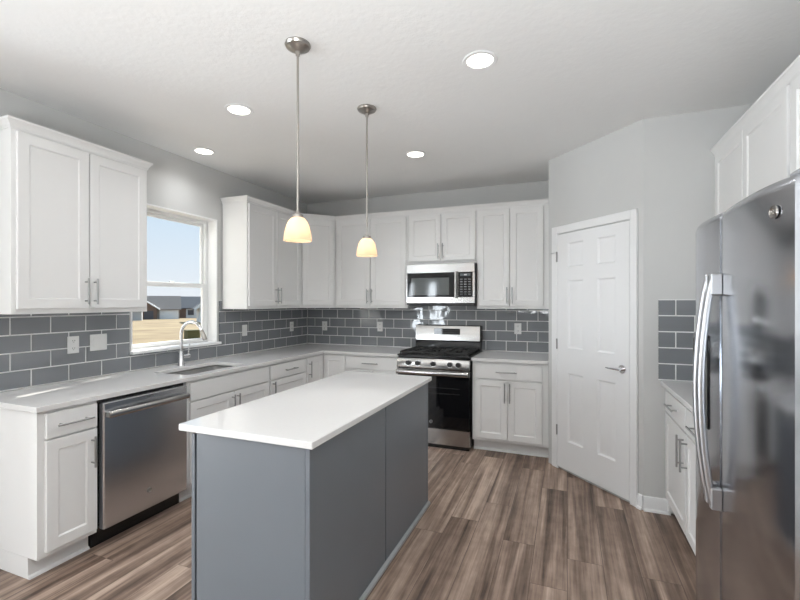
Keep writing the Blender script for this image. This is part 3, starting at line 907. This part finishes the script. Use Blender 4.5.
for z in (0.60, 0.545):
    b.box(0.10, W_ - 0.10, -0.0066, -0.0055, z, z + 0.004)
b.build('rack_lines', plain('rack_grey', (0.05, 0.05, 0.05), 0.4), dr)
b = MB(); b.prism([(-0.022, 0.790), (-0.026, 0.796), (-0.012, 0.884), (0.0, 0.892), (0.0295, 0.892), (0.0295, 0.790)], 0.002, W_ - 0.002, 'x', 0.002); cp = b.build('control_panel', M_STEEL, t)
for x in (0.130, 0.230, 0.392, 0.564, 0.648):
    b = MB(Matrix.Translation((x, -0.0205, 0.838)) @ Matrix.Rotation(math.radians(-9), 4, 'X'))
    b.lathe([(0.0, -0.004), (0.031, -0.004), (0.031, 0.0), (0, 0)], axis='y', n=28)
    k = b.build('knob', M_STEEL, cp)
    b = MB(Matrix.Translation((x, -0.0205, 0.838)) @ Matrix.Rotation(math.radians(-9), 4, 'X'))
    b.lathe([(0.0, -0.034), (0.020, -0.034), (0.023, -0.030), (0.025, -0.0045), (0.0, -0.0045)], axis='y', n=28)
    b.box(-0.005, 0.005, -0.042, -0.0335, -0.020, 0.020, 0.002)
    b.build('knob_grip', M_DARKPL, cp)
b = MB(); b.box(0.0, W_, -0.006, 0.560, 0.9055, 0.921, 0.004); b.build('cooktop', M_BLACK, t)
def grate(x0, x1):
    b = MB()
    z0, z1 = 0.936, 0.952
    y0, y1 = 0.014, 0.548
    for x in (x0, x1 - 0.014): b.box(x, x + 0.014, y0, y1, z0, z1, 0.003)
    for y in (y0, (y0 + y1) / 2 - 0.007, y1 - 0.014): b.box(x0 + 0.014, x1 - 0.014, y, y + 0.014, z0, z1, 0.003)
    for yc in (y0 + 0.135, y1 - 0.135):
        xc = (x0 + x1) / 2
        b.box(x0 + 0.014, xc - 0.03, yc - 0.006, yc + 0.006, z0, z1, 0.002); b.box(xc + 0.03, x1 - 0.014, yc - 0.006, yc + 0.006, z0, z1, 0.002)
        b.box(xc - 0.006, xc + 0.006, yc + 0.03, yc + 0.125, z0, z1, 0.002); b.box(xc - 0.006, xc + 0.006, yc - 0.125, yc - 0.03, z0, z1, 0.002)
    for x in (x0 + 0.002, x1 - 0.012):
        for y in (y0 + 0.002, y1 - 0.012): b.box(x, x + 0.010, y, y + 0.010, 0.9212, z0 + 0.002)
    return b.build('grate', M_IRON, t)
grate(0.022, 0.262); grate(0.268, 0.489); grate(0.495, 0.735)
for x, y, r in ((0.142, 0.149, 0.042), (0.142, 0.413, 0.036), (0.378, 0.28, 0.045), (0.615, 0.149, 0.042), (0.615, 0.413, 0.034)):
    b = MB(); b.lathe([(0, 0.9212), (r + 0.012, 0.9212), (r + 0.010, 0.928), (r, 0.929), (r - 0.004, 0.9345), (0, 0.9345)], (x, y, 0), n=28)
    b.build('burner', M_IRON, t)
b = MB(); b.prism([(0.561, 0.9055), (0.561, 1.010), (0.578, 1.022), (0.645, 1.022), (0.645, 0.9055)], 0.004, W_ - 0.004, 'x', 0.002); b.build('vent_riser', M_BLACK, t)
b = MB(); b.prism([(0.572, 1.0225), (0.580, 1.186), (0.588, 1.194), (0.636, 1.194), (0.636, 1.0225)], 0.0, W_ - 0.012, 'x', 0.002); bg = b.build('backguard', M_STEEL, t)
b = MB(); b.box(W_ - 0.0115, W_ + 0.004, 0.575, 0.645, 1.0225, 1.190, 0.003); b.build('backguard_end_cap', M_BLACK, t)
b = MB(Matrix.Translation((0.372, 0.5775, 1.122)) @ Matrix.Rotation(math.radians(-2.8), 4, 'X'))
b.box(-0.150, 0.150, -0.003, 0.0, -0.032, 0.034, 0.001); ds = b.build('display', M_GLASSBLK, bg)
b = MB(Matrix.Translation((0.372, 0.5775, 1.122)) @ Matrix.Rotation(math.radians(-2.8), 4, 'X'))
for k in range(10):
    b.box(-0.13 + k * 0.028, -0.118 + k * 0.028, -0.0036, -0.0028, -0.016, -0.009); b.box(-0.13 + k * 0.028, -0.118 + k * 0.028, -0.0036, -0.0028, 0.010, 0.016)
b.build('touch_marks', plain('dim_marks', (0.12, 0.11, 0.11), 0.5), ds)

# --- microwave
t = thing('microwave', 'stainless steel over the range microwave hanging on the back wall', 'microwave', (1.5345, -0.400, 1.412))
W_, Hh = 0.750, 0.450
b = MB(); b.box(0.001, W_ - 0.001, 0.020, 0.388, 0.014, Hh - 0.002); b.build('casing', M_DARKPL, t)
b = MB(); b.box(0.02, W_ - 0.02, 0.03, 0.37, 0.0, 0.0135)
ug = b.build('underside', M_DARKPL, t)
b = MB(); b.box(0.05, 0.13, 0.06, 0.12, -0.004, -0.0002, 0.001); b.build('cooktop_lamp', M_PLATE, ug)
b = MB(); b.box(0.0, W_, -0.004, 0.0195, 0.352, Hh, 0.004, seg=2); b.build('top_panel', M_STEEL, t)
b = MB(); b.box(0.0, W_, -0.004, 0.0195, 0.030, 0.098, 0.004, seg=2); b.build('bottom_panel', M_STEEL, t)
b = MB(); b.box(0.0, 0.012, -0.004, 0.0195, 0.0985, 0.3515, 0.001); b.build('side_trim', M_STEEL, t)
b = MB(); b.box(W_ - 0.022, W_, -0.004, 0.0195, 0.0985, 0.3515, 0.001); b.build('side_trim', M_STEEL, t)
b = MB(); b.box(0.0125, 0.532, -0.005, 0.0195, 0.0985, 0.3515, 0.002); dr = b.build('door', M_GLASSBLK, t)
b = MB(); b.box(0.060, 0.480, -0.0056, -0.0048, 0.118, 0.300); b.build('door_window', M_WINDARK, dr)
b = MB(); b.box(0.533, 0.578, -0.004, 0.0195, 0.0985, 0.3515, 0.001); b.build('handle_rail', M_STEEL, dr)
b = MB(); b.tube([(0.556, -0.038, 0.085), (0.556, -0.044, 0.225), (0.556, -0.038, 0.365)], 0.013, 12)
for z in (0.105, 0.345): b.box(0.547, 0.565, -0.036, -0.0045, z - 0.012, z + 0.012, 0.002)
b.build('handle', M_STEEL, dr)
b = MB(); b.box(0.579, W_ - 0.0225, -0.005, 0.0195, 0.0985, 0.3515, 0.002); cp = b.build('control_panel', M_GLASSBLK, t)
b = MB()
for r in range(7):
    for c_ in range(3):
        b.box(0.598 + c_ * 0.042, 0.624 + c_ * 0.042, -0.0058, -0.0048, 0.118 + r * 0.026, 0.129 + r * 0.026)
b.build('buttons', plain('button_grey', (0.22, 0.225, 0.23), 0.4), cp)
b = MB(); b.box(0.600, 0.705, -0.0058, -0.0048, 0.312, 0.340); b.build('display', plain('display_grey', (0.10, 0.12, 0.125), 0.1), cp)
b = MB(); b.box(0.640, 0.668, -0.0063, -0.0058, 0.320, 0.333); b.build('clock_digits', M_MARK, cp)

# --- refrigerator
FX, FY = 3.655, -2.555
t = thing('refrigerator', 'large stainless steel side by side refrigerator at the right edge of view', 'refrigerator', (FX, FY, 0), ROT_R)
FW, FT = 0.900, 1.775
b = MB(); b.box(0.006, FW - 0.006, 0.098, 0.745, 0.02, 1.755, 0.004); b.build('cabinet_body', M_GREYSIDE, t)
b = MB(); b.box(0.02, FW - 0.02, 0.075, 0.097, 0.01, 0.075); b.build('base_grille', M_DARKPL, t)
def bowed_door(name, x0, x1, z0, z1, eL, eR):
    """door with a bowed front: eL/eR are how far each edge falls back."""
    n = 22
    front = []
    for k in range(n + 1):
        s = k / n
        x = x0 + (x1 - x0) * s
        u = 2 * s - 1
        e = eL if u < 0 else eR
        front.append((x, e * abs(u) ** 2.4))
    r = 0.012
    front[0] = (x0, front[0][1] + r); front.insert(1, (x0 + r * 0.3, front[1][1] + 0.004)) if False else None
    pts = front + [(x1, 0.088), (x0, 0.088)]
    b = MB()
    # rounded top and bottom lips: successive slightly shrunk outlines
    cx = (x0 + x1) / 2
    def L(z, sh):
        return [(cx + (x - cx) * (1 - sh * 0.4), y + (0.088 - y) * sh, z) for x, y in pts]
    loops = [L(z0, 0.10), L(z0 + 0.004, 0.03), L(z0 + 0.012, 0.0), L(z1 - 0.035, 0.0), L(z1 - 0.018, 0.05), L(z1 - 0.006, 0.16), L(z1, 0.34)]
    b.rings(loops)
    return b.build(name, M_FRIDGE, t, angle=50)
SP = 0.424
fd = bowed_door('freezer_door', 0.0, SP - 0.003, 0.085, FT, 0.075, 0.010)
rd = bowed_door('fridge_door', SP + 0.003, FW, 0.085, FT, 0.010, 0.030)
b = MB(); b.box(SP - 0.0028, SP + 0.0028, 0.02, 0.09, 0.09, FT - 0.01); b.build('door_gasket', M_MARK, t)
def fridge_handle(parent, x):
    b = MB()
    pts = []
    for k in range(19):
        s = k / 18
        pts.append((x, -0.018 - 0.034 * math.sin(PI * s) ** 0.8, 0.765 + s * 0.765))
    b.tube(pts, 0.0095, 14, flat=(0.9, 1.2))
    h = b.build('handle', M_HANDLE, parent)
    for z in (0.738, 1.478):
        b = MB(); b.box(x - 0.013, x + 0.013, -0.026, 0.009, z, z + 0.075, 0.004); b.build('handle_bracket', M_HANDLE, h)
fridge_handle(fd, SP - 0.034); fridge_handle(rd, SP + 0.024)
b = MB(); b.box(0.13, 0.33, -0.003, 0.02, 0.98, 1.33, 0.004); dp = b.build('dispenser', M_GLASSBLK, fd)
b = MB(); b.box(0.15, 0.31, -0.006, -0.0032, 1.25, 1.31, 0.001); b.build('dispenser_panel', M_DARKPL, dp)
badge(rd, Matrix.Translation((0.838, 0.0125, 1.688)) @ Matrix.Rotation(math.radians(9), 4, 'Z'), 0.017, M_PULL, M_NICKEL)
for x in (0.05, FW - 0.05):
    b = MB(); b.box(x - 0.03, x + 0.03, 0.05, 0.16, FT + 0.0005, FT + 0.014, 0.004); b.build('hinge_cover', M_GREYSIDE, t)

# ================================================================== lights
def pendant_at(x, y, label):
    t = thing('pendant_lamp', label, 'lamp', (x, y, H), 0, 'pendant lamps above the island')
    b = MB(); b.lathe([(0, -0.001), (0.062, -0.001), (0.064, -0.008), (0.058, -0.018), (0.040, -0.024), (0.030, -0.034), (0.012, -0.040), (0.010, -0.058), (0, -0.058)], n=36)
    b.build('canopy', M_NICKEL, t)
    b = MB(); b.cyl((0, 0, -0.056), (0, 0, -0.835), 0.0058, 12)
    b.build('rod', M_NICKEL, t)
    b = MB(); b.lathe([(0, -0.832), (0.010, -0.832), (0.014, -0.842), (0.026, -0.848), (0.028, -0.864), (0.0, -0.864)], n=32)
    b.build('socket_cap', M_NICKEL, t)
    b = MB()
    out = [(0.024, -0.862), (0.033, -0.867), (0.045, -0.881), (0.055, -0.902), (0.062, -0.928), (0.067, -0.955), (0.069, -0.978)]
    inn = [(r - 0.0035, z - 0.0005) for r, z in reversed(out)]
    b.lathe(out + inn, n=40, closed=True)
    b.build('lamp_shade', M_SHADE, t)
    b = MB(); b.lathe([(0, -0.866), (0.012, -0.868), (0.014, -0.892), (0.022, -0.910), (0.025, -0.928), (0.021, -0.946), (0.010, -0.956), (0, -0.958)], n=24)
    b.build('bulb', M_BULB, t)
    return t
pd = pendant_at(1.920, -2.979, 'nearer pendant lamp with glowing glass shade, hanging over the near half of the island')
copy_thing(pd, (1.934, -2.219, H), 'farther pendant lamp with glowing glass shade, hanging over the far half of the island')

def can_at(x, y, label):
    t = thing('ceiling_light', label, 'light', (x, y, H), 0, 'recessed ceiling lights')
    b = MB(); b.lathe([(0.068, -0.0005), (0.090, -0.0005), (0.092, -0.004), (0.088, -0.007), (0.070, -0.006)], n=40, closed=True)
    b.build('trim_ring', M_TRIM, t)
    b = MB(); b.lathe([(0, -0.0006), (0.0675, -0.0006), (0.0675, -0.004), (0, -0.004)], n=36)
    b.build('lens', M_CAN, t)
    return t
cl = can_at(2.737, -2.509, 'recessed ceiling light nearest the camera, right of the pendants')
copy_thing(cl, (1.131, -2.509, H), 'recessed ceiling light left of the nearer pendant')
copy_thing(cl, (0.295, -1.994, H), 'recessed ceiling light by the left wall, above the window')
copy_thing(cl, (1.944, -1.272, H), 'recessed ceiling light right of the farther pendant, before the range')

# ================================================================== wall plates
def plate(name, label, loc, rz, w, h, kind, group=None):
    t = thing(name, label, 'outlet' if kind == 'outlet' else 'switch', loc, rz)
    b = MB(); b.box(-w / 2, w / 2, -0.006, -0.0002, -h / 2, h / 2, 0.002); b.build('cover_plate', M_PLATE, t)
    if kind == 'outlet':
        for s in (-1, 1):
            b = MB(); b.box(-0.017, 0.017, -0.0085, -0.0062, s * 0.026 - 0.014, s * 0.026 + 0.014, 0.002); f = b.build('receptacle', M_PLATE, t)
            b = MB(); b.box(-0.008, -0.005, -0.0090, -0.0084, s * 0.026 - 0.002, s * 0.026 + 0.007); b.box(0.005, 0.008, -0.0090, -0.0084, s * 0.026 - 0.002, s * 0.026 + 0.007); b.cyl((0, -0.0090, s * 0.026 - 0.008), (0, -0.0084, s * 0.026 - 0.008), 0.0025, 10)
            b.build('socket_holes', M_SLOT, f)
    else:
        n = 2 if kind == 'double' else 1
        for k in range(n):
            x = (k - (n - 1) / 2) * 0.046
            b = MB(); b.box(x - 0.016, x + 0.016, -0.0095, -0.0062, -0.033, 0.033, 0.002); b.build('rocker', M_PLATE, t)
    return t
TO = 0.0105
plate('wall_outlet', 'white duplex outlet on the left tiles beneath the near upper cabinet', (TO, -2.856, 1.162), ROT_L, 0.074, 0.117, 'outlet')
plate('wall_switch', 'white double switch plate on the left tiles just left of the window', (TO, -2.686, 1.165), ROT_L, 0.120, 0.117, 'double')
plate('wall_switch', 'white single switch plate on the left tiles just right of the window', (TO, -1.180, 1.158), ROT_L, 0.074, 0.117, 'single')
plate('wall_outlet', 'white outlet on the left wall tiles closest to the back corner', (TO, -0.355, 1.155), ROT_L, 0.074, 0.117, 'outlet')
plate('wall_outlet', 'white outlet on the back wall tiles closest to the left corner', (0.273, -TO, 1.150), 0, 0.074, 0.117, 'outlet')
plate('wall_outlet', 'white outlet on the back wall tiles left of the range', (1.049, -TO, 1.157), 0, 0.070, 0.117, 'outlet')
plate('wall_outlet', 'white outlet on the back wall tiles right of the range', (2.673, -TO, 1.168), 0, 0.074, 0.117, 'outlet')

# ================================================================== outdoors
HD = Vector((-0.76, 0.65, 0)).normalized()     # the way the kitchen window looks out
HS = Vector((HD.y, -HD.x, 0))                  # to the right when looking out
C0 = Vector((3.167, -4.7785, 0))
def grass_mat():
    m, n, l, b = new_mat('dry_grass')
    tc = n.new('ShaderNodeTexCoord')
    tx = n.new('ShaderNodeTexNoise'); tx.inputs['Scale'].default_value = 0.22; tx.inputs['Detail'].default_value = 8; tx.inputs['Roughness'].default_value = 0.65
    l.new(tc.outputs['Object'], tx.inputs['Vector'])
    rp = n.new('ShaderNodeValToRGB')
    rp.color_ramp.elements[0].position = 0.35; rp.color_ramp.elements[0].color = (0.19, 0.125, 0.062, 1)
    rp.color_ramp.elements[1].position = 0.65; rp.color_ramp.elements[1].color = (0.33, 0.25, 0.135, 1)
    l.new(tx.outputs['Fac'], rp.inputs[0]); l.new(rp.outputs[0], b.inputs['Base Color'])
    b.inputs['Roughness'].default_value = 0.95
    return m
def gz(s): return -0.40 - 0.0182 * s
b = MB()
t_ = bmesh.new()
vs_ = [[t_.verts.new(C0 + HD * s + HS * r + Vector((0, 0, gz(s)))) for r in (-140, -50, 0, 50, 140)] for s in (4, 30, 60, 110, 130, 220)]
for i in range(5):
    for j in range(4):
        t_.faces.new((vs_[i][j], vs_[i][j + 1], vs_[i + 1][j + 1], vs_[i + 1][j]))
bmesh.ops.recalc_face_normals(t_, faces=t_.faces[:])
b._merge(t_)
struct(b.build('lawn', grass_mat()), 'dry tan lawn outside the window')
M_SIDE = plain('grey_siding', (0.36, 0.34, 0.33), 0.8)
M_BRICK = plain('brown_brick', (0.20, 0.13, 0.10), 0.85)
M_ROOF = plain('brown_grey_shingles', (0.21, 0.185, 0.175), 0.9, noise=0.15, nscale=2)
M_ROOFD = plain('slate_shingles', (0.085, 0.095, 0.115), 0.9, noise=0.15, nscale=2)
M_HWHITE = plain('house_white', (0.78, 0.78, 0.80), 0.6)
M_HDARK = plain('house_dark', (0.09, 0.085, 0.10), 0.5)
ROT_H = math.atan2(-HD.x, HD.y)
def out_at(s, r): return C0 + HD * s + HS * r + Vector((0, 0, gz(s) - 0.15))
def gable(b, x0, x1, y0, y1, ze, zr, along='x', ov=0.4, th=0.18):
    """pitched roof as two thick slopes; ridge along x or y."""
    if along == 'x':
        ym = (y0 + y1) / 2
        for ya in (y0 - ov, y1 + ov):
            zz = ze - (zr - ze) * ov / (ym - y0)
            b.prism([(ya, zz), (ym, zr), (ym, zr + th), (ya, zz + th)], x0 - ov, x1 + ov, 'x')
    else:
        xm = (x0 + x1) / 2
        for xa in (x0 - ov, x1 + ov):
            zz = ze - (zr - ze) * ov / (xm - x0)
            b.prism([(xa, zz), (xm, zr), (xm, zr + th), (xa, zz + th)], y0 - ov, y1 + ov, 'y')
# the house right behind the lawn: x across the view, front at y=0
S1 = 112.0
K = S1 / 428.4 * 0.877  # metres per photo pixel there, roughly
hs = thing('house', 'far house with brown grey roof and white garage door, outside the window', 'house', out_at(S1, -2.8), ROT_H)
b = MB(); b.box(-11, 4.6, 0, 10, 0, 2.5); b.build('wall', M_SIDE, hs)
b = MB(); gable(b, -11, 4.6, 0, 10, 2.45, 5.35, 'x', 0.4); b.build('roof', M_ROOF, hs)
b = MB(); b.prism([(-6.4, 2.5), (0.2, 2.5), (-3.1, 4.9)], -1.2, -0.4, 'y'); b.box(-6.0, 0.1, -1.2, -0.02, 0, 2.5); b.build('entry_bay', M_BRICK, hs)
b = MB(); b.prism([(-3.1, 5.1), (0.7, 2.5), (0.7, 2.2), (-3.1, 4.8)], -1.5, 0.6, 'y'); b.prism([(-3.1, 5.1), (-6.9, 2.5), (-6.9, 2.2), (-3.1, 4.8)], -1.5, 0.6, 'y'); b.build('entry_gable', M_HWHITE, hs)
b = MB(); b.box(-2.4, -0.6, -1.32, -1.2, 0, 2.1); b.build('entry_door', M_HDARK, hs)
b = MB(); b.box(0.55, 4.4, -0.14, -0.01, 0.05, 2.2, 0.02)
for k in range(1, 4): b.box(0.55, 4.4, -0.16, -0.14, 0.05 + k * 0.54, 0.07 + k * 0.54)
b.build('garage_door', M_HWHITE, hs)
hs = thing('house', 'far house with dark slate roof and pale wall, outside the window', 'house', out_at(S1 + 11.5, 6.5), ROT_H)
b = MB(); b.box(-4.6, 14, 0, 11, 0, 2.85); b.build('wall', M_HWHITE, hs)
b = MB(); gable(b, -4.6, 14, 0, 11, 2.8, 5.6, 'x', 0.5); b.build('roof', M_ROOFD, hs)
b = MB(); b.box(-4.62, -3.0, -0.2, -0.01, 0, 2.8); b.box(2.6, 4.0, -0.2, -0.01, 0, 2.8); b.build('brick_pier', M_BRICK, hs)
for x in (-2.6, 0.2):
    b = MB(); b.box(x, x + 1.4, -0.08, -0.01, 0.9, 2.2); b.build('window', M_HDARK, hs)
hs = thing('house', 'nearer house with white gable edge, at the right side of the window', 'house', out_at(74, 6.2), ROT_H)
b = MB(); b.box(-2.2, 9, 0, 9, 0, 2.6); b.prism([(-2.2, 2.6), (9, 2.6), (3.4, 6.9)], 0.0, 0.2, 'y'); b.build('wall', M_HWHITE, hs)
b = MB(); gable(b, -2.2, 9, 0, 9, 2.6, 6.9, 'y', 0.7); b.build('roof', M_ROOFD, hs)
b = MB(); b.prism([(-3.0, 1.95), (3.4, 6.85), (3.4, 7.3), (-3.0, 2.40)], -1.0, -0.75, 'y'); b.build('gable_board', M_HWHITE, hs)
b = MB(); b.box(-0.6, 0.5, -0.08, -0.01, 0.9, 2.1); b.build('window', M_HDARK, hs)
hs = thing('shed', 'small pale grey shed on the lawn, at the left edge of the window', 'shed', out_at(100, -6.3), ROT_H)
b = MB(); b.box(-1.5, 1.2, 0, 3, 0, 2.0); b.build('wall', plain('shed_grey', (0.42, 0.43, 0.46), 0.7), hs)
b = MB(); gable(b, -1.5, 1.2, 0, 3, 2.0, 2.6, 'x', 0.2, 0.12); b.build('roof', M_ROOFD, hs)
b = MB(); b.box(-0.9, -0.4, -0.06, -0.01, 0, 1.8); b.build('door', M_HDARK, hs)
# utility box on the lawn
ub = thing('utility_box', 'olive green utility cabinet on the lawn, seen inside the faucet loop', 'utility box', out_at(31.5, 1.25), ROT_H + 0.3)
b = MB(); b.box(-0.40, 0.40, -0.35, 0.35, 0.15, 0.68, 0.03, seg=2); b.build('cabinet', plain('olive_paint', (0.11, 0.10, 0.035), 0.6), ub)
b = MB(); b.box(-0.42, 0.42, -0.37, 0.37, 0.68, 0.74, 0.015); b.build('lid', plain('olive_lid', (0.13, 0.12, 0.045), 0.6), ub)
